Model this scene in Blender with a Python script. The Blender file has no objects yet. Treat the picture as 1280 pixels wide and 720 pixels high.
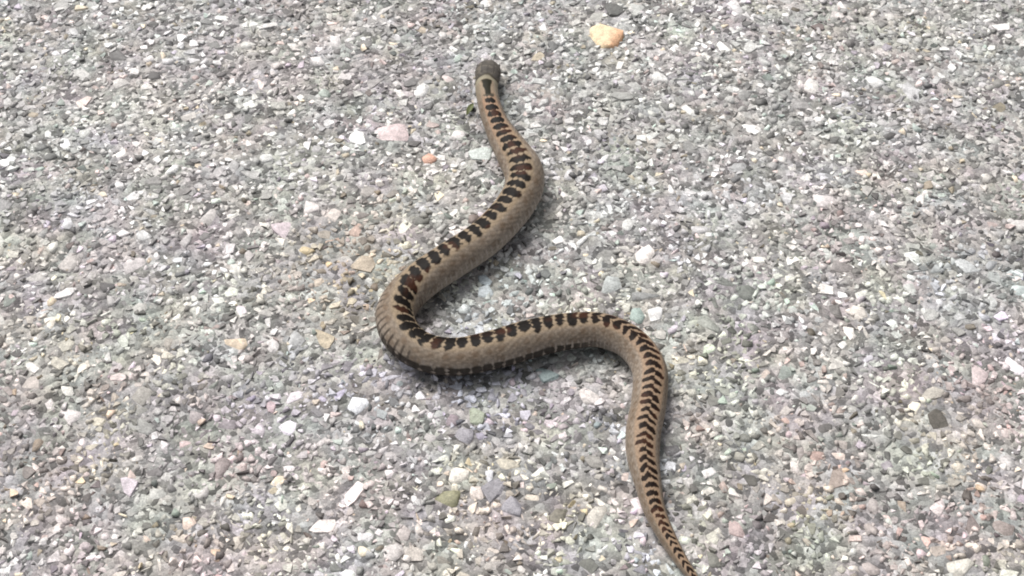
import bpy, bmesh, math
import numpy as np
from mathutils import Vector, Matrix

sc = bpy.context.scene
C = sc.collection
R = math.radians
rng = np.random.default_rng(11)

# ---------------------------------------------------------------- camera, sky, sun, exposure
cd = bpy.data.cameras.new('camera')
cd.lens = 53.44; cd.sensor_width = 36.0; cd.clip_start = 0.01; cd.clip_end = 500.0
cam = bpy.data.objects.new('camera', cd); C.objects.link(cam)
cam.location = (0.0, -0.61065, 0.72774)
cam.rotation_euler = (R(40.0), 0.0, 0.0)          # looks 50 degrees down at the path
sc.camera = cam

SUN_EL, SUN_AZ = R(54.0), R(-38.0)                # azimuth clockwise from +Y: light comes from behind and left
w = bpy.data.worlds.new('World'); sc.world = w; w.use_nodes = True
nt = w.node_tree
sky = nt.nodes.new('ShaderNodeTexSky'); sky.sky_type = 'NISHITA'; sky.sun_disc = False
sky.sun_elevation = SUN_EL; sky.sun_rotation = SUN_AZ
sky.air_density = 1.0; sky.dust_density = 6.0; sky.ozone_density = 1.0
hs = nt.nodes.new('ShaderNodeHueSaturation'); hs.inputs['Saturation'].default_value = 0.18   # thin overcast: almost white
nt.links.new(sky.outputs['Color'], hs.inputs['Color'])
bg = nt.nodes['Background']; bg.inputs['Strength'].default_value = 0.07
nt.links.new(hs.outputs['Color'], bg.inputs['Color'])

sl = bpy.data.lights.new('sun', 'SUN'); sl.energy = 2.0; sl.angle = R(34.0); sl.color = (1.0, 0.965, 0.925)
sun = bpy.data.objects.new('sun', sl); C.objects.link(sun)
sd = Vector((math.sin(SUN_AZ)*math.cos(SUN_EL), math.cos(SUN_AZ)*math.cos(SUN_EL), math.sin(SUN_EL)))
sun.rotation_euler = (-sd).to_track_quat('-Z', 'Y').to_euler()

sc.view_settings.view_transform = 'Standard'; sc.view_settings.look = 'None'
sc.view_settings.gamma = 1.0; sc.view_settings.use_curve_mapping = False
sc.view_settings.exposure = 0.78
sc.cycles.filter_width = 1.9                      # a phone video frame is a little soft

# ---------------------------------------------------------------- helpers
def vnoise(x, y, seed=0):
    """smooth value noise 0..1 on arrays"""
    x = np.asarray(x, float); y = np.asarray(y, float)
    xi = np.floor(x).astype(np.int64); yi = np.floor(y).astype(np.int64)
    fx = x-xi; fy = y-yi
    fx = fx*fx*(3-2*fx); fy = fy*fy*(3-2*fy)
    def h(a, b):
        n = (a*374761393 + b*668265263 + seed*1442695041) & 0xffffffff
        n = ((n ^ (n >> 13))*1274126177) & 0xffffffff
        n = (n ^ (n >> 16)) & 0xffffffff
        return (n & 0xffff)/65535.0
    return (h(xi, yi)*(1-fx)+h(xi+1, yi)*fx)*(1-fy)+(h(xi, yi+1)*(1-fx)+h(xi+1, yi+1)*fx)*fy

def sstep(a, b, x):
    t = np.clip((x-a)/(b-a), 0, 1); return t*t*(3-2*t)

def mix(a, b, t):
    a = np.asarray(a, float); b = np.asarray(b, float); t = np.asarray(t)[..., None]
    return a*(1-t)+b*t

def link(name, me, parent=None, mat=None):
    o = bpy.data.objects.new(name, me); C.objects.link(o)
    if parent is not None: o.parent = parent
    if mat is not None and not me.materials: me.materials.append(mat)
    return o

def fast_mesh(name, verts, tris, col=None, smooth=False):
    me = bpy.data.meshes.new(name)
    verts = np.ascontiguousarray(verts, np.float32); tris = np.ascontiguousarray(tris, np.int32)
    k = tris.shape[1]
    me.vertices.add(len(verts)); me.vertices.foreach_set('co', verts.ravel())
    me.loops.add(tris.size); me.loops.foreach_set('vertex_index', tris.ravel())
    me.polygons.add(len(tris)); me.polygons.foreach_set('loop_start', np.arange(0, tris.size, k, dtype=np.int32))
    me.polygons.foreach_set('use_smooth', np.ascontiguousarray(np.broadcast_to(smooth, len(tris)), dtype=bool))
    me.update(calc_edges=True); me.validate()
    if col is not None:
        a = me.color_attributes.new('tint', 'FLOAT_COLOR', 'POINT')
        c4 = np.ones((len(verts), 4), np.float32); c4[:, :3] = col
        a.data.foreach_set('color', c4.ravel())
    return me

def nd(nt, t, **kw):
    n = nt.nodes.new(t)
    for k, v in kw.items():
        if k in n.inputs: n.inputs[k].default_value = v
        else: setattr(n, k, v)
    return n

# ---------------------------------------------------------------- materials
def stone_material(name, source):
    m = bpy.data.materials.new(name); m.use_nodes = True; t = m.node_tree; L = t.links.new
    b = t.nodes['Principled BSDF']
    tc = nd(t, 'ShaderNodeNewGeometry')
    if source == 'attribute': col = nd(t, 'ShaderNodeAttribute', attribute_name='tint').outputs['Color']
    else: col = nd(t, 'ShaderNodeObjectInfo').outputs['Color']
    n1 = nd(t, 'ShaderNodeTexNoise', Scale=900.0, Detail=5.0, Roughness=0.7); L(tc.outputs['Position'], n1.inputs['Vector'])
    n2 = nd(t, 'ShaderNodeTexNoise', Scale=240.0, Detail=3.0, Roughness=0.6); L(tc.outputs['Position'], n2.inputs['Vector'])
    r1 = nd(t, 'ShaderNodeMapRange'); r1.inputs['From Min'].default_value = .3; r1.inputs['From Max'].default_value = .7
    r1.inputs['To Min'].default_value = .62; r1.inputs['To Max'].default_value = 1.32; L(n1.outputs['Fac'], r1.inputs['Value'])
    r2 = nd(t, 'ShaderNodeMapRange'); r2.inputs['From Min'].default_value = .3; r2.inputs['From Max'].default_value = .7
    r2.inputs['To Min'].default_value = .72; r2.inputs['To Max'].default_value = 1.25; L(n2.outputs['Fac'], r2.inputs['Value'])
    mu = nd(t, 'ShaderNodeMath', operation='MULTIPLY'); L(r1.outputs[0], mu.inputs[0]); L(r2.outputs[0], mu.inputs[1])
    vm = nd(t, 'ShaderNodeVectorMath', operation='SCALE'); L(col, vm.inputs[0]); L(mu.outputs[0], vm.inputs['Scale'])
    L(vm.outputs[0], b.inputs['Base Color'])
    b.inputs['Roughness'].default_value = 0.62
    bp = nd(t, 'ShaderNodeBump', Strength=0.6, Distance=0.0006); L(n1.outputs['Fac'], bp.inputs['Height'])
    L(bp.outputs['Normal'], b.inputs['Normal'])
    return m

def matrix_material():
    """fines and grit between the stones; beyond the modelled stones it takes over with a stone pattern"""
    m = bpy.data.materials.new('grit'); m.use_nodes = True; t = m.node_tree; L = t.links.new
    b = t.nodes['Principled BSDF']; g = nd(t, 'ShaderNodeNewGeometry')
    v = nd(t, 'ShaderNodeTexVoronoi', Scale=260.0); L(g.outputs['Position'], v.inputs['Vector'])
    sp = nd(t, 'ShaderNodeSeparateColor'); L(v.outputs['Color'], sp.inputs['Color'])
    cr = nd(t, 'ShaderNodeValToRGB'); e = cr.color_ramp.elements
    e[0].position = 0.0; e[0].color = (.11, .107, .103, 1); e[1].position = 1.0; e[1].color = (.62, .61, .60, 1)
    for p, c in ((.2, (.22, .215, .209, 1)), (.55, (.38, .372, .362, 1)), (.85, (.48, .46, .44, 1))):
        q = e.new(p); q.color = c
    L(sp.outputs[0], cr.inputs['Fac'])
    n = nd(t, 'ShaderNodeTexNoise', Scale=700.0, Detail=6.0, Roughness=.75); L(g.outputs['Position'], n.inputs['Vector'])
    mr = nd(t, 'ShaderNodeMapRange'); mr.inputs['From Min'].default_value = .3; mr.inputs['From Max'].default_value = .7
    mr.inputs['To Min'].default_value = .5; mr.inputs['To Max'].default_value = 1.25; L(n.outputs['Fac'], mr.inputs['Value'])
    vm = nd(t, 'ShaderNodeVectorMath', operation='SCALE'); L(cr.outputs['Color'], vm.inputs[0]); L(mr.outputs[0], vm.inputs['Scale'])
    nc = nd(t, 'ShaderNodeTexNoise', Scale=34.0, Detail=2.0); L(g.outputs['Position'], nc.inputs['Vector'])
    hc = nd(t, 'ShaderNodeHueSaturation', Saturation=.17, Value=1.9); L(nc.outputs['Color'], hc.inputs['Color'])
    tm = nd(t, 'ShaderNodeVectorMath', operation='MULTIPLY'); L(vm.outputs[0], tm.inputs[0]); L(hc.outputs['Color'], tm.inputs[1])
    L(tm.outputs[0], b.inputs['Base Color']); b.inputs['Roughness'].default_value = .85
    ad = nd(t, 'ShaderNodeMath', operation='SUBTRACT'); L(n.outputs['Fac'], ad.inputs[0]); L(v.outputs['Distance'], ad.inputs[1])
    bp = nd(t, 'ShaderNodeBump', Strength=.9, Distance=.0015); L(ad.outputs[0], bp.inputs['Height']); L(bp.outputs['Normal'], b.inputs['Normal'])
    return m

def skin_material():
    m = bpy.data.materials.new('snake_skin'); m.use_nodes = True; t = m.node_tree; L = t.links.new
    b = t.nodes['Principled BSDF']; a = nd(t, 'ShaderNodeAttribute', attribute_name='tint'); g = nd(t, 'ShaderNodeNewGeometry')
    n = nd(t, 'ShaderNodeTexNoise', Scale=1100.0, Detail=3.0); L(g.outputs['Position'], n.inputs['Vector'])
    mr = nd(t, 'ShaderNodeMapRange'); mr.inputs['To Min'].default_value = .72; mr.inputs['To Max'].default_value = 1.28; L(n.outputs['Fac'], mr.inputs['Value'])
    vm = nd(t, 'ShaderNodeVectorMath', operation='SCALE'); L(a.outputs['Color'], vm.inputs[0]); L(mr.outputs[0], vm.inputs['Scale'])
    L(vm.outputs[0], b.inputs['Base Color'])
    b.inputs['Roughness'].default_value = .55; b.inputs['Specular IOR Level'].default_value = .12
    return m

def plain(name, rgb, rough=.3):
    m = bpy.data.materials.new(name); m.use_nodes = True; t = m.node_tree
    b = t.nodes['Principled BSDF']; b.inputs['Roughness'].default_value = rough
    n = nd(t, 'ShaderNodeTexNoise', Scale=500.0); x = nd(t, 'ShaderNodeMix', data_type='RGBA')
    x.inputs[6].default_value = (*[c*.7 for c in rgb], 1); x.inputs[7].default_value = (*[c*1.3 for c in rgb], 1)
    t.links.new(n.outputs['Fac'], x.inputs[0]); t.links.new(x.outputs[2], b.inputs['Base Color'])
    return m

M_AGG = stone_material('crushed_stone', 'attribute')
M_OBJ = stone_material('single_stone', 'object')
M_GRIT = matrix_material()
M_SKIN = skin_material()

# ---------------------------------------------------------------- the path surface
bm = bmesh.new(); bmesh.ops.create_grid(bm, x_segments=40, y_segments=40, size=150.0)
me = bpy.data.meshes.new('gravel_path'); bm.to_mesh(me); bm.free()
path = link('gravel_path', me, mat=M_GRIT)
path['kind'] = 'structure'; path['label'] = 'worn pale grey path of small crushed stones set in grit'

def stone_template(seed, npts, flat, blocky):
    r = np.random.default_rng(seed)
    p = r.normal(size=(npts, 3)); p /= np.linalg.norm(p, axis=1)[:, None]
    p = np.sign(p)*np.abs(p)**blocky                        # pull towards a block
    p *= (0.8+0.35*r.random((npts, 1)))
    p[:, 2] = np.clip(p[:, 2], -flat, flat*(.8+.2*r.random(npts)))
    b = bmesh.new()
    for q in p: b.verts.new(q)
    res = bmesh.ops.convex_hull(b, input=b.verts)
    bmesh.ops.delete(b, geom=[v for v in b.verts if not v.link_faces], context='VERTS')
    bmesh.ops.triangulate(b, faces=b.faces)
    b.verts.ensure_lookup_table(); b.verts.index_update()
    v = np.array([x.co[:] for x in b.verts]); f = np.array([[x.index for x in q.verts] for q in b.faces])
    b.free()
    ext = np.abs(v[:, :2]).max(); v[:, :2] /= ext; v[:, 2] /= np.abs(v[:, 2]).max()
    return v, f

def palette(n, x, y, r):
    """own colours of the crushed stones, with warmer, greener and mauve drifts over the path"""
    u = r.random(n); g = np.empty(n)
    g[:] = r.normal(.43, .12, n)
    k = u < .17; g[k] = r.uniform(.09, .24, k.sum())
    k = u > .81; g[k] = r.uniform(.58, .78, k.sum())
    g = np.clip(g, .07, .82)*(.80+.40*vnoise(x*16, y*16, 41))*(.85+.3*vnoise(x*55, y*55, 42))
    c = np.stack([g, g*.982, g*.962], 1)
    low = sstep(.12, -.06, y)                               # the near part of the path is more mixed in colour
    h1 = vnoise(x*38+5, y*38, 1)-.5; h2 = vnoise(x*30, y*30+9, 2)-.5; h3 = vnoise(x*12, y*12, 3)-.5
    amp = .38+.8*low
    c[:, 0] *= 1+amp*(.16*h1+.10*h3)+.02*low
    c[:, 1] *= 1+amp*(.14*h2)
    c[:, 2] *= 1+amp*(-.10*h1-.12*h3-.06*h2)-.035*low
    warm = sstep(.07, .0, np.hypot(x+.095, (y-.02)*.7))*.8     # brownish, dirtier stones left of the first bend
    c *= 1-warm[:, None]*np.array([.16, .30, .48])
    j = r.random(n)
    k = j < .035; c[k] *= np.array([1.15, .98, .95])
    k = (j > .035) & (j < .06); c[k] *= np.array([1.12, 1.0, .8])
    k = (j > .06) & (j < .085); c[k] *= np.array([.9, 1.04, .98])
    k = (j > .085) & (j < .11); c[k] *= np.array([1.0, .93, 1.06])
    return np.clip(c, .03, .85)

X0, X1, Y0, Y1 = -.56, .56, -.36, .44

# stones that stand out in the photograph: x, y, half-length, half-width, turn, colour, label
SPECIAL = [
 (-.0817, .1336, .0165, .0115, .25, (.60, .46, .46), 'large pale rose stone left of the snake neck'),
 (-.1056, .1328, .0080, .0085, .1, (.82, .81, .79), 'white angular stone at the left of the pale rose stone'),
 (-.0560, .1136, .0058, .0056, .5, (.66, .33, .21), 'small salmon orange stone below the pale rose stone'),
 (-.0663, .1289, .0060, .0040, .7, (.13, .12, .115), 'dark grey stone touching the pale rose stone'),
 (-.0299, -.1391, .0066, .0062, .15, (.70, .65, .56), 'cream squarish stone near the bottom'),
 (-.0202, -.1508, .0042, .0050, .1, (.66, .56, .50), 'pale peach stone below the cream stone'),
 (-.0357, -.1560, .0085, .0085, .3, (.25, .24, .12), 'olive green stone below the cream stone'),
 (-.0216, .1167, .0100, .0070, .1, (.52, .58, .54), 'pale greenish stone at the left of the neck'),
 (.0836, -.0060, .0105, .0080, .12, (.24, .245, .24), 'long oval dark grey stone above the right bend'),
 (.0885, -.0215, .0050, .0062, .0, (.68, .67, .66), 'whitish stone beside the right bend'),
 (.0772, -.0227, .0052, .0060, .2, (.30, .40, .36), 'grey green stone beside the right bend'),
 (-.0176, .0062, .0048, .0058, .4, (.42, .50, .54), 'pale bluish stone inside the left bend'),
 (-.0165, -.0035, .0055, .0058, .1, (.50, .57, .60), 'light blue grey stone inside the left bend'),
 (.0215, -.0674, .0085, .0070, .1, (.27, .36, .36), 'blue green stone below the middle of the snake'),
 (.0615, .0018, .0090, .0085, .1, (.40, .43, .42), 'round pale grey green stone above the right bend'),
 (-.0090, -.1476, .0095, .0080, .5, (.27, .255, .285), 'mauve grey stone right of the cream stone'),
 (-.0286, -.1123, .0080, .0065, .2, (.32, .30, .34), 'lilac grey stone above the cream stone'),
 (-.0233, -.0982, .0070, .0080, .9, (.30, .34, .24), 'mossy green grey stone below the snake belly'),
 (.0000, -.1600, .0070, .0070, .9, (.29, .275, .31), 'mauve stone in the lower middle'),
 (-.0127, -.1396, .0030, .0046, .05, (.56, .56, .60), 'small pale lilac stone right of the cream stone'),
]
placed_x, placed_y, placed_r = [], [], []
cell = .012; grid = {}
def near(x, y, r, gap):
    ix, iy = int(math.floor(x/cell)), int(math.floor(y/cell))
    for a in range(ix-2, ix+3):
        for b in range(iy-2, iy+3):
            for (px, py, pr) in grid.get((a, b), ()):
                if (px-x)**2+(py-y)**2 < ((pr+r)*gap)**2: return True
    return False
def put(x, y, r): grid.setdefault((int(math.floor(x/cell)), int(math.floor(y/cell))), []).append((x, y, r))

for s in SPECIAL: put(s[0], s[1], (s[2]+s[3])/2)
big = []
for (n, r0, r1, gap) in ((900, .0046, .0085, .92), (7000, .0030, .0048, .86), (14000, .0022, .0030, .84)):
    tries = rng.random((n, 2)); rad = r0+(r1-r0)*rng.random(n)**1.8
    for (u, v), r in zip(tries, rad):
        x = X0+(X1-X0)*u; y = Y0+(Y1-Y0)*v
        if not near(x, y, r, gap): put(x, y, r); big.append((x, y, r))
big = np.array(big)
# small chips: jittered rows that keep clear of the bigger stones
SP = .0035
gx, gy = np.meshgrid(np.arange(X0, X1, SP), np.arange(Y0, Y1, SP*.866))
gx = gx+(np.arange(gx.shape[0])[:, None] % 2)*SP*.5
gx = gx.ravel()+rng.normal(0, SP*.24, gx.size); gy = gy.ravel()+rng.normal(0, SP*.24, gy.size)
allb = np.concatenate([big, np.array([(s[0], s[1], (s[2]+s[3])/2) for s in SPECIAL])])
PX = .0005; W = int((X1-X0)/PX)+1; H = int((Y1-Y0)/PX)+1
occ = np.zeros((H, W), bool)
for x, y, r in allb:
    k = int(r*.70/PX); cx = int((x-X0)/PX); cy = int((y-Y0)/PX)
    yy, xx = np.ogrid[-k:k+1, -k:k+1]; mk = xx*xx+yy*yy <= k*k
    ys, xs = slice(max(cy-k, 0), min(cy+k+1, H)), slice(max(cx-k, 0), min(cx+k+1, W))
    if ys.stop <= ys.start or xs.stop <= xs.start: continue
    sub = mk[ys.start-(cy-k):ys.stop-(cy-k), xs.start-(cx-k):xs.stop-(cx-k)]
    occ[ys, xs] |= sub
ii = np.clip(((gy-Y0)/PX).astype(int), 0, H-1); jj = np.clip(((gx-X0)/PX).astype(int), 0, W-1)
keep = ~occ[ii, jj] & (rng.random(len(gx)) < .93-.45*sstep(.6, .8, vnoise(gx*120, gy*120, 51)))
gx, gy = gx[keep], gy[keep]
gr = .0009+.0022*rng.random(len(gx))**1.7

# the largest stones in view are pieces of their own, the rest one mass
def in_view(x, y): return (np.abs(x) < .30+.16*(y+.2)) & (y > -.205) & (y < .285)
iv = in_view(big[:, 0], big[:, 1])
depth = 1.0+.5*(big[:, 1]); show = np.where(iv, big[:, 2]/depth, 0)
order = np.argsort(-show); single = order[:280]; rest = order[280:]

def embed(tv, x, y, rx, ry, rz, tilt, rot, top):
    """n placed copies of a template: arrays -> (n, nv, 3)"""
    n = len(x); v = np.repeat(tv[None], n, 0)*np.stack([rx, ry, rz], 1)[:, None, :]
    ca, sa = np.cos(tilt[:, 0])[:, None], np.sin(tilt[:, 0])[:, None]
    v = np.stack([v[..., 0], v[..., 1]*ca-v[..., 2]*sa, v[..., 1]*sa+v[..., 2]*ca], -1)
    ca, sa = np.cos(tilt[:, 1])[:, None], np.sin(tilt[:, 1])[:, None]
    v = np.stack([v[..., 0]*ca+v[..., 2]*sa, v[..., 1], -v[..., 0]*sa+v[..., 2]*ca], -1)
    ca, sa = np.cos(rot)[:, None], np.sin(rot)[:, None]
    v = np.stack([v[..., 0]*ca-v[..., 1]*sa, v[..., 0]*sa+v[..., 1]*ca, v[..., 2]], -1)
    v[..., 2] += (top-v[..., 2].max(1))[:, None]
    v[..., 0] += x[:, None]; v[..., 1] += y[:, None]
    return v

VV, FF, CC, SM = [], [], [], []; off = 0
def mass(x, y, r, templates, tilt_sd, top_lo, top_hi, zf):
    global off
    which = rng.integers(0, len(templates), len(x)); col = palette(len(x), x, y, rng)
    for k, (tv, tf) in enumerate(templates):
        s = np.nonzero(which == k)[0]; n = len(s)
        if not n: continue
        asp = 1+.55*rng.random(n)
        v = embed(tv, x[s], y[s], r[s]*np.sqrt(asp)*1.08, r[s]/np.sqrt(asp)*1.08, r[s]*zf, rng.normal(0, tilt_sd, (n, 2)),
                  rng.random(n)*6.283, rng.uniform(top_lo, top_hi, n)*r[s])
        nv = len(tv)
        VV.append(v.reshape(-1, 3)); SM.append(np.repeat(rng.random(n) < .42, len(tf))); CC.append(np.repeat(col[s], nv, 0))
        FF.append((tf[None]+(off+np.arange(n)*nv)[:, None, None]).reshape(-1, 3)); off += n*nv
small_t = [stone_template(100+i, 10, .5, .8) for i in range(40)]
mid_t = [stone_template(200+i, 16, .42, .75) for i in range(40)]
mass(gx, gy, gr, small_t, .16, -.05, .75, .8)
mass(big[rest, 0], big[rest, 1], big[rest, 2], mid_t, .07, .08, .30, .7)
agg = link('aggregate', fast_mesh('aggregate', np.concatenate(VV), np.concatenate(FF), np.concatenate(CC), np.concatenate(SM)), path, M_AGG)
agg['kind'] = 'stuff'

big_me = []
for i in range(24):
    tv, tf = stone_template(300+i, 26, .42, .72)
    m_ = fast_mesh('stone', tv, tf, None, i % 2 == 0); m_.materials.append(M_OBJ)
    bv = m_.vertices; big_me.append(m_)
cols = palette(len(single), big[single, 0], big[single, 1], rng)
def one_stone(me, x, y, rx, ry, rz, rot, top, col, name='stone', parent=path):
    o = bpy.data.objects.new(name, me); C.objects.link(o); o.parent = parent
    o.scale = (rx, ry, rz); o.rotation_euler = (rng.normal(0, .07), rng.normal(0, .07), rot)
    o.location = (x, y, top-rz); o.color = (*col, 1)
    return o
for q, i in enumerate(single):
    x, y, r = big[i]; a = 1+.5*rng.random()
    one_stone(big_me[rng.integers(24)], x, y, r*math.sqrt(a)*1.05, r/math.sqrt(a)*1.05, r*.6, rng.random()*6.28, rng.uniform(.06, .16)*r, cols[q])
for q, (x, y, rx, ry, rot, col, lab) in enumerate(SPECIAL):
    o = one_stone(big_me[q % 24], x, y, rx, ry, min(rx, ry)*.6, rot, .0012+.03*min(rx, ry), tuple(.7*c+.3*sum(col)/3 for c in col)); o['label'] = lab

# ---------------------------------------------------------------- the snake
# centre line from snout to tail tip on the path: x, y, z, radius (metres), roll (degrees)
SPINE = [(-0.0164, 0.2009, 0.0075, 0.00169,0), (-0.0165, 0.1928, 0.011, 0.0064,0), (-0.0167, 0.1842, 0.0135, 0.0089,0), (-0.0169, 0.1793, 0.0127, 0.0088,0), (-0.0175, 0.1752, 0.0112, 0.0079,0), (-0.0174, 0.1686, 0.0106, 0.0077,0), (-0.0162, 0.1592, 0.0103, 0.0076,0), (-0.0139, 0.1486, 0.0099, 0.0080,3), (-0.0103, 0.1361, 0.0098, 0.00867,6), (-0.0048, 0.1217, 0.0104, 0.0102,9), (0.0021, 0.1052, 0.0117, 0.01194,12), (0.0074, 0.0912, 0.0124, 0.01288,13), (0.0081, 0.0767, 0.0123, 0.01276,14), (0.0021, 0.0598, 0.0122, 0.01263,17), (-0.0071, 0.0445, 0.012, 0.0125,20), (-0.0192, 0.029, 0.0122, 0.01262,20), (-0.0389, 0.0114, 0.0123, 0.01272,18), (-0.0558, -0.0035, 0.0119, 0.01235,8), (-0.0666, -0.0168, 0.0116, 0.012,-17), (-0.071, -0.032, 0.0117, 0.01211,-31), (-0.0653, -0.0488, 0.012, 0.01244,-31), (-0.0523, -0.0594, 0.0117, 0.01212,-22), (-0.0332, -0.063, 0.0117, 0.01209,-21), (-0.0109, -0.0578, 0.0119, 0.01237,-20), (0.0105, -0.05, 0.012, 0.01243,-19), (0.0336, -0.0435, 0.0114, 0.01178,-18), (0.0539, -0.0423, 0.0108, 0.01107,-17), (0.0708, -0.0511, 0.0103, 0.01053,-14), (0.0808, -0.0696, 0.0102, 0.01039,-10), (0.0793, -0.095, 0.01, 0.0102,-8), (0.0752, -0.1145, 0.0099, 0.01006,-7), (0.0741, -0.1315, 0.0091, 0.00926,-6), (0.076, -0.1481, 0.0076, 0.0076,-5), (0.0781, -0.1618, 0.0062, 0.0064,-4), (0.0809, -0.1715, 0.0055, 0.0056,-3), (0.0855, -0.1831, 0.0047, 0.0047,-2), (0.0909, -0.1945, 0.0039, 0.0038,0), (0.0971, -0.2052, 0.0031, 0.0028,0), (0.104, -0.2154, 0.002, 0.00128,0), (0.1095, -0.2225, 0.0012, 0.00042,0)]
P = np.array(SPINE)
def catmull(P, sub=60):
    Q = np.vstack([2*P[0]-P[1], P, 2*P[-1]-P[-2]]); out = []
    t = np.linspace(0, 1, sub, endpoint=False)[:, None]
    # centripetal knots keep uneven spacing from kinking
    for i in range(1, len(Q)-2):
        p0, p1, p2, p3 = Q[i-1:i+3]
        d = [max(np.linalg.norm(b[:3]-a[:3])**.5, 1e-5) for a, b in ((p0, p1), (p1, p2), (p2, p3))]
        m1 = d[1]*((p1-p0)/d[0]-(p2-p0)/(d[0]+d[1])+(p2-p1)/d[1])
        m2 = d[1]*((p2-p1)/d[1]-(p3-p1)/(d[1]+d[2])+(p3-p2)/d[2])
        out.append((2*t**3-3*t**2+1)*p1+(t**3-2*t**2+t)*m1+(-2*t**3+3*t**2)*p2+(t**3-t**2)*m2)
    out.append(P[-1][None]); return np.vstack(out)
D_ = catmull(P)
for _ in range(25):                                        # smooth the line lightly
    D_[1:-1, :3] = .25*D_[:-2, :3]+.5*D_[1:-1, :3]+.25*D_[2:, :3]
cum = np.concatenate([[0], np.cumsum(np.linalg.norm(np.diff(D_[:, :3], axis=0), axis=1))]); LEN = cum[-1]
NS, NT = 1500, 128
sv = np.concatenate([np.linspace(0, .004, 40, endpoint=False), np.linspace(.004, LEN, NS-40)])
ctr = np.stack([np.interp(sv, cum, D_[:, k]) for k in range(5)], 1)
ctr[:, 3] = np.maximum(ctr[:, 3], .0003); ctr[:, 2] -= .0010*sstep(.05, .10, sv)*sstep(LEN, LEN-.1, sv)
hk = np.array([0, .0006, .0018, .004, .008, .0125, .017, .0205, .0245, .029, .034]); hv = np.array([.0006, .0022, .0038, .0056, .0075, .0087, .0091, .0089, .0083, .0078, .0076])
hr = np.interp(sv, hk, hv); hs_ = hr.copy()
for _ in range(60): hs_[1:-1] = .25*hs_[:-2]+.5*hs_[1:-1]+.25*hs_[2:]
hr = np.where(sv < .0012, hr, hs_)
kb = sstep(.027, .033, sv); ctr[:, 3] = np.where(sv < .033, hr*(1-kb)+ctr[:, 3]*kb, ctr[:, 3])   # head outline
T = np.gradient(ctr[:, :3], sv, axis=0); T[:, 2] *= .5; T /= np.linalg.norm(T, axis=1)[:, None]
Sd = np.cross(T, np.array([0, 0, 1.])); Sd /= np.linalg.norm(Sd, axis=1)[:, None]      # side: to the right when looking at the tail
U = np.cross(Sd, T)
th = np.linspace(-math.pi, math.pi, NT, endpoint=False)
TH, SS = np.meshgrid(th, sv)
RR = np.repeat(ctr[:, 3:4], NT, 1); ROLL = np.radians(ctr[:, 4:5])
deg = np.degrees(TH); ad = np.abs(deg)
head = sstep(.034, .022, SS)                               # 1 on the head, 0 behind the neck
# scales: keeled diamonds on back and flanks, wide plates under the belly
rs = ctr[:, 3]
uu = np.concatenate([[0], np.cumsum(np.diff(sv)/np.clip(.23*rs[1:], .0007, .0030))])
Uu = np.repeat(uu[:, None], NT, 1)
vv = TH/(2*math.pi)*44
p_, q_ = Uu*.5+vv*.5, Uu*.5-vv*.5
fp, fq = p_-np.round(p_), q_-np.round(q_)
dia = 1-2*np.maximum(np.abs(fp), np.abs(fq))
scale_h = np.clip(dia, 0, 1)**.45*.7+.35*(fp+fq)+.25*np.exp(-((fp-fq)/.14)**2)
vp = Uu*.72; fv = vp-np.floor(vp)
plate_h = fv**.7
belly = sstep(104, 112, ad)
rel = (scale_h*(1-belly)+plate_h*belly*1.1)*RR*.017*(1-.85*head)
rr = RR+rel
# section: rounded back, flatter belly, flattened head
cz, sx = np.cos(TH), np.sin(TH)
zf = np.where(cz > 0, .95, .80)*(1-.27*head)
wx = np.sign(sx)*np.abs(sx)**.92
THr = TH+ROLL
ox = rr*wx; oz = rr*zf*cz
cR, sR = np.cos(ROLL), np.sin(ROLL)
ox, oz = ox*cR+oz*sR, oz*cR-ox*sR
V = ctr[:, None, :3]+Sd[:, None, :]*ox[..., None]+U[:, None, :]*oz[..., None]

# markings

per = np.interp(sv, [0, .03, .06, .12, .2, .3, .40, .45, .52, LEN], [.0062, .0062, .0068, .0080, .0084, .0080, .0072, .0056, .0052, .0036])
ph = np.concatenate([[0], np.cumsum(np.diff(sv)/per[1:])]); PHI = np.repeat(ph[:, None], NT, 1)
n1 = vnoise(SS*420, deg/9, 5); n2 = vnoise(SS*160, deg/22, 6); n3 = vnoise(SS*900, deg/5, 7); n4 = vnoise(SS*55, deg/40, 8)
pr, qr = np.round(p_), np.round(q_)
degq = np.clip((pr-qr)/44*360, -180, 180); dq_u = (fp+fq)      # angle of each scale's centre and distance from it along the body
zig = np.interp(sv, [0, .395, .425, .455, LEN], [0, 0, .3, .5, .5])[:, None]
deg0, ad0 = deg, ad; deg = deg*.75+degq*.25; ad = np.abs(deg)
shift = .30*(1-zig*2)*deg/60-.35*dq_u*np.repeat(np.clip(.23*rs, .0007, .0030)[:, None], NT, 1)/per[:, None]
x_ = PHI+shift+.18*(n2-.5); fx = x_-np.round(x_)
cell_id = np.round(x_)
wob = vnoise(cell_id*1.7, np.sign(deg)*zig*3, 9)
half = np.interp(sv, [0, .05, .1, .25, .32, .42, LEN], [22, 26, 32, 31, 33, 32, 31])[:, None]*(.82+.42*vnoise(cell_id*2.3, deg*0+.5, 31))
zz = np.repeat(zig*2, NT, 1)
d_bar = (fx/(.43+.13*(wob-.5)))**2+(ad/half)**2.5
xz = PHI-.36*ad/30+.34*sstep(-7, 7, deg)+.34*(n2-.5)+.3*(vnoise(SS*95, np.sign(deg)*2.0, 33)-.5); fz = xz-np.round(xz)      # stacked chevrons towards the tail
d_zig = (fz/(.30+.14*(vnoise(np.round(xz)*1.9, np.sign(deg)*3, 34)-.3)))**2+(ad/(half*(.8+.4*vnoise(np.round(xz)*2.7, np.sign(deg)*5, 35))))**4+.5*(n3-.5)
dd = d_bar*(1-zz)+d_zig*zz+.62*(n1-.5)+.5*(n2-.5)
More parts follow.
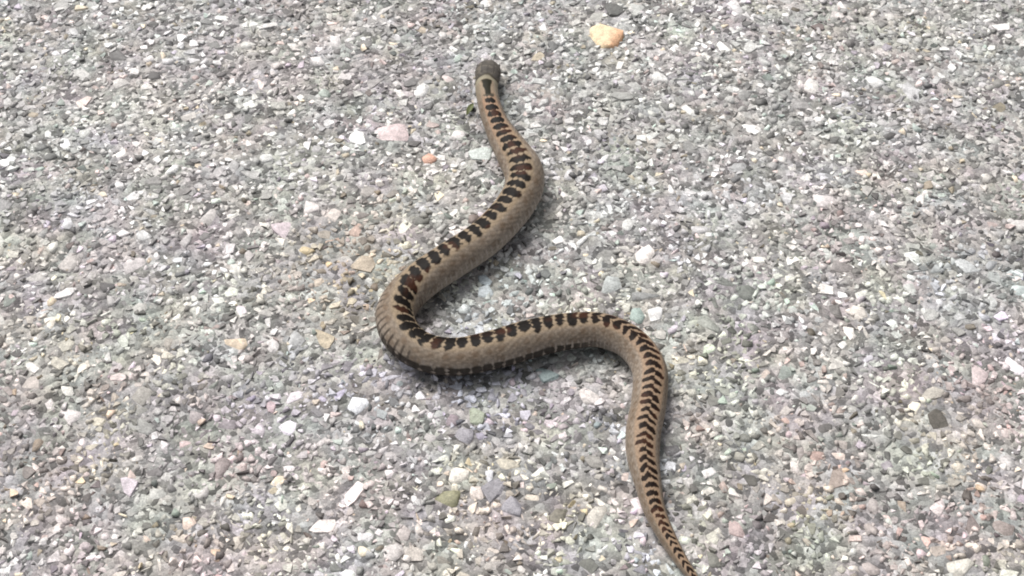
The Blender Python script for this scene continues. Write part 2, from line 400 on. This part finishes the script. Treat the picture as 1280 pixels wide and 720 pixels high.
blot = sstep(1.2, .8, dd); deg, ad = deg0, ad0; blot = blot*sstep(.0425, .0445, SS)
zone = sstep(46, 30, ad)
flank = mix((.185, .148, .112), (.255, .212, .172), n4)
flank = mix(flank, (.17, .125, .09), .4*sstep(.45, .8, n2))
low = sstep(60, 100, ad)
flank = mix(flank, (.315, .272, .232), .75*low)*(.78+.44*n3)[..., None]
front = np.repeat(sstep(.12, .05, sv)[:, None], NT, 1); rear = np.repeat(sstep(.39, .44, sv)[:, None], NT, 1)
inter = mix((.27, .205, .135), (.33, .205, .13), np.clip(front+rear*.55, 0, 1))
col = mix(flank, inter, zone*.75)
smudge = sstep(1.1, .3, ((fx-.0)/.3)**2+((ad-54)/11)**2)    # faint second row of spots on the flank
col = mix(col, (.125, .082, .052), .62*smudge*(.35+.65*n2))
x2 = PHI*.5+.3*n4; f2 = x2-np.round(x2)
col = mix(col, (.15, .105, .07), .5*sstep(1.2, .3, (f2/.22)**2+((ad-84)/12)**2+1.2*(n1-.5)))
dark = mix((.0055, .0035, .0025), (.045, .014, .006), np.clip(sstep(.52, .8, vnoise(SS*110, deg/30, 12))*.9+rear*.35*n3, 0, 1))
dark = mix(dark, (.009, .007, .005), .4*n3)
col = mix(col, dark, blot)
col = col*(1-.17*(1-np.clip(dia*2.2, 0, 1))*(1-belly)*(1-head))[..., None]   # dark skin between scales
bend = np.repeat((sstep(.235, .25, sv)*sstep(.315, .295, sv))[:, None], NT, 1)     # plates stretched apart on the outside of the bend
edge = sstep(.24, .08, np.minimum(fv, 1-fv))*sstep(76-26*bend, 88-18*bend, ad)*(1-head)
col = mix(col, (.30, .26, .225), belly*.6)
edge *= vnoise(np.floor(vp)*.9, deg*0, 21)*.4+.6
col = mix(col, (.03, .022, .018), edge*.95*bend)
col = mix(col, (.46, .41, .37), edge*.5*(1-bend))
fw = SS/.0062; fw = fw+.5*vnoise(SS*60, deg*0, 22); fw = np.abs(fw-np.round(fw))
spot_shade = sstep(.50, .34, fw+.3*(n1-.5))*sstep(83+8*n2, 91+8*n2, ad)*(1-head)*sstep(.26, .29, SS)*sstep(.43, .39, SS)  # belly-edge spots, with the shadow line under the body painted in
col = mix(col, (.022, .018, .015), spot_shade*.9)
# head: grey brown cap, pale collar, dark nape stripe
cap = mix((.060, .054, .048), (.098, .089, .079), vnoise(SS*500, deg/20, 15))
gro = np.minimum(np.abs(SS-.0050), np.minimum(np.abs(SS-.0100-.00002*ad), np.abs(SS-.0165+.00003*ad)))
plate = sstep(.0006, .0002, gro)*sstep(62, 52, ad)
lat = np.radians(np.minimum(np.abs(ad-27), np.where((SS > .0165), ad, 99)))*RR
plate = np.maximum(plate, sstep(.0006, .0002, lat)*sstep(.004, .005, SS)*sstep(.0235, .0215, SS))
cap = mix(cap, (.035, .031, .027), plate*.5)
cap = mix(cap, (.17, .15, .12), .5*sstep(.55, .8, vnoise(SS*700, deg/14, 16))*(1-plate))
cap = mix(cap, (.28, .25, .20), sstep(78, 100, ad))
edge_s = .0262+.0035*np.cos(TH*1.0)*-1+.001*np.abs(deg)/60
collar_c = .0255+.00007*np.clip(ad-8, 0, 70)
col = mix(col, cap, sstep(.0008, -.0008, SS-(collar_c-.0012)))
ring = sstep(.0026, .0014, np.abs(SS-(collar_c+.0006)))*sstep(120, 90, ad)
col = mix(col, (.055, .048, .035), sstep(.0014, .0006, np.abs(SS-(collar_c-.0020)))*sstep(95, 60, ad)*.8)
neckside = sstep(.026, .029, SS)*sstep(.050, .038, SS)
col = mix(col, (.25, .215, .16), neckside*.65)
col = mix(col, (.25, .225, .165), ring)
nape = sstep(.0268, .0290, SS-.00005*ad)*sstep(.0455, .0435, SS)*sstep(32, 22, ad*(1+1.1*sstep(.030, .042, SS))+9*(n1-.5))
col = mix(col, (.013, .012, .006), nape)
col = np.clip(col, .003, .8)

idx = np.arange(NS*NT).reshape(NS, NT)
a, b = idx[:-1], idx[1:]
quads = np.stack([a, np.roll(a, -1, 1), np.roll(b, -1, 1), b], -1).reshape(-1, 4)

root = bpy.data.objects.new('snake', None); C.objects.link(root); root.location = (0, 0, 0); root.empty_display_size = .02
root['label'] = 'brown patterned snake winding in S curves over the grey gravel path'; root['category'] = 'snake'
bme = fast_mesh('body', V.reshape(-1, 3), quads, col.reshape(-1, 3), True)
bb = bmesh.new(); bb.from_mesh(bme)                        # close snout and tail tip
for ring_i in (0, NS-1):
    bb.verts.ensure_lookup_table(); vs = [bb.verts[int(k)] for k in idx[ring_i]]
    try: bb.faces.new(vs if ring_i else vs[::-1])
    except ValueError: pass
bmesh.ops.recalc_face_normals(bb, faces=bb.faces); bb.to_mesh(bme); bb.free()
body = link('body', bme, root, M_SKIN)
eye_m = plain('eye_dark', (.012, .010, .008), .12)
for sgn in (-1, 1):
    i = int(np.argmin(np.abs(sv-.0092))); k = int(np.argmin(np.abs(deg[0]-sgn*80)))
    e = bmesh.new(); bmesh.ops.create_uvsphere(e, u_segments=14, v_segments=10, radius=.0012)
    for v in e.verts: v.co.x *= .75
    em = bpy.data.meshes.new('eye'); e.to_mesh(em); e.free()
    for p in em.polygons: p.use_smooth = True
    o = link('eye', em, root, eye_m); o.location = V[i, k]-(V[i, k]-ctr[i, :3])*.02

# ---------------------------------------------------------------- loose things on the path
def rock(name, seed, loc, size, rot, colA, colB, label, cat):
    tv, tf = stone_template(seed, 30, .62, .72)
    b = bmesh.new(); vs = [b.verts.new(v) for v in tv]
    for f in tf:
        try: b.faces.new([vs[i] for i in f])
        except ValueError: pass
    bmesh.ops.subdivide_edges(b, edges=b.edges, cuts=2, use_grid_fill=True, smooth=.35)
    m_ = bpy.data.meshes.new(name); b.to_mesh(m_); b.free()
    co = np.array([v.co[:] for v in m_.vertices]); tt = sstep(-.1, .6, co[:, 0]-.2*co[:, 1]+.5*(vnoise(co[:, 0]*4, co[:, 1]*4, 3)-.5))
    at = m_.color_attributes.new('tint', 'FLOAT_COLOR', 'POINT'); c4 = np.ones((len(co), 4), np.float32); c4[:, :3] = mix(colA, colB, tt)
    at.data.foreach_set('color', c4.ravel())
    for p in m_.polygons: p.use_smooth = True
    o = link(name, m_, None, M_AGG); o.scale = size; o.location = (loc[0], loc[1], size[2]*.2); o.rotation_euler = (.05, -.04, rot)
    o['label'] = label; o['category'] = cat
    return o
rock('pebble', 901, (.0684, .2359), (.0134, .0145, .0026), -.25, (.70, .56, .37), (.62, .37, .22),
     'pale yellow pebble with an orange end, on the gravel beyond the snake head', 'pebble')

lb = bmesh.new()                                            # small green leaf scrap beside the neck
N_ = 9; ring = []
for i in range(N_):
    t = i/(N_-1); hw = .0020*math.sin(math.pi*min(max(t, .04), .97))**.8; z = .0018+.0012*math.sin(t*3)
    ring.append([lb.verts.new((k*hw, (t-.5)*.012, z+abs(k)*.0006)) for k in (-1, 0, 1)])
for i in range(N_-1):
    for k in (0, 1): lb.faces.new([ring[i][k], ring[i][k+1], ring[i+1][k+1], ring[i+1][k]])
lm = bpy.data.meshes.new('leaf_scrap'); lb.to_mesh(lm); lb.free()
lo = link('leaf_scrap', lm, None, plain('leaf_green', (.085, .10, .035), .7)); lo.location = (-.0290, .1590, .0006); lo.rotation_euler = (0, 0, -.35)
so = lo.modifiers.new('thickness', 'SOLIDIFY'); so.thickness = .0003
lo['label'] = 'tiny olive green leaf scrap beside the snake neck'; lo['category'] = 'leaf'
print('snake length', LEN, 'aggregate tris', sum(len(f) for f in FF), 'big', len(big), 'small', len(gx))
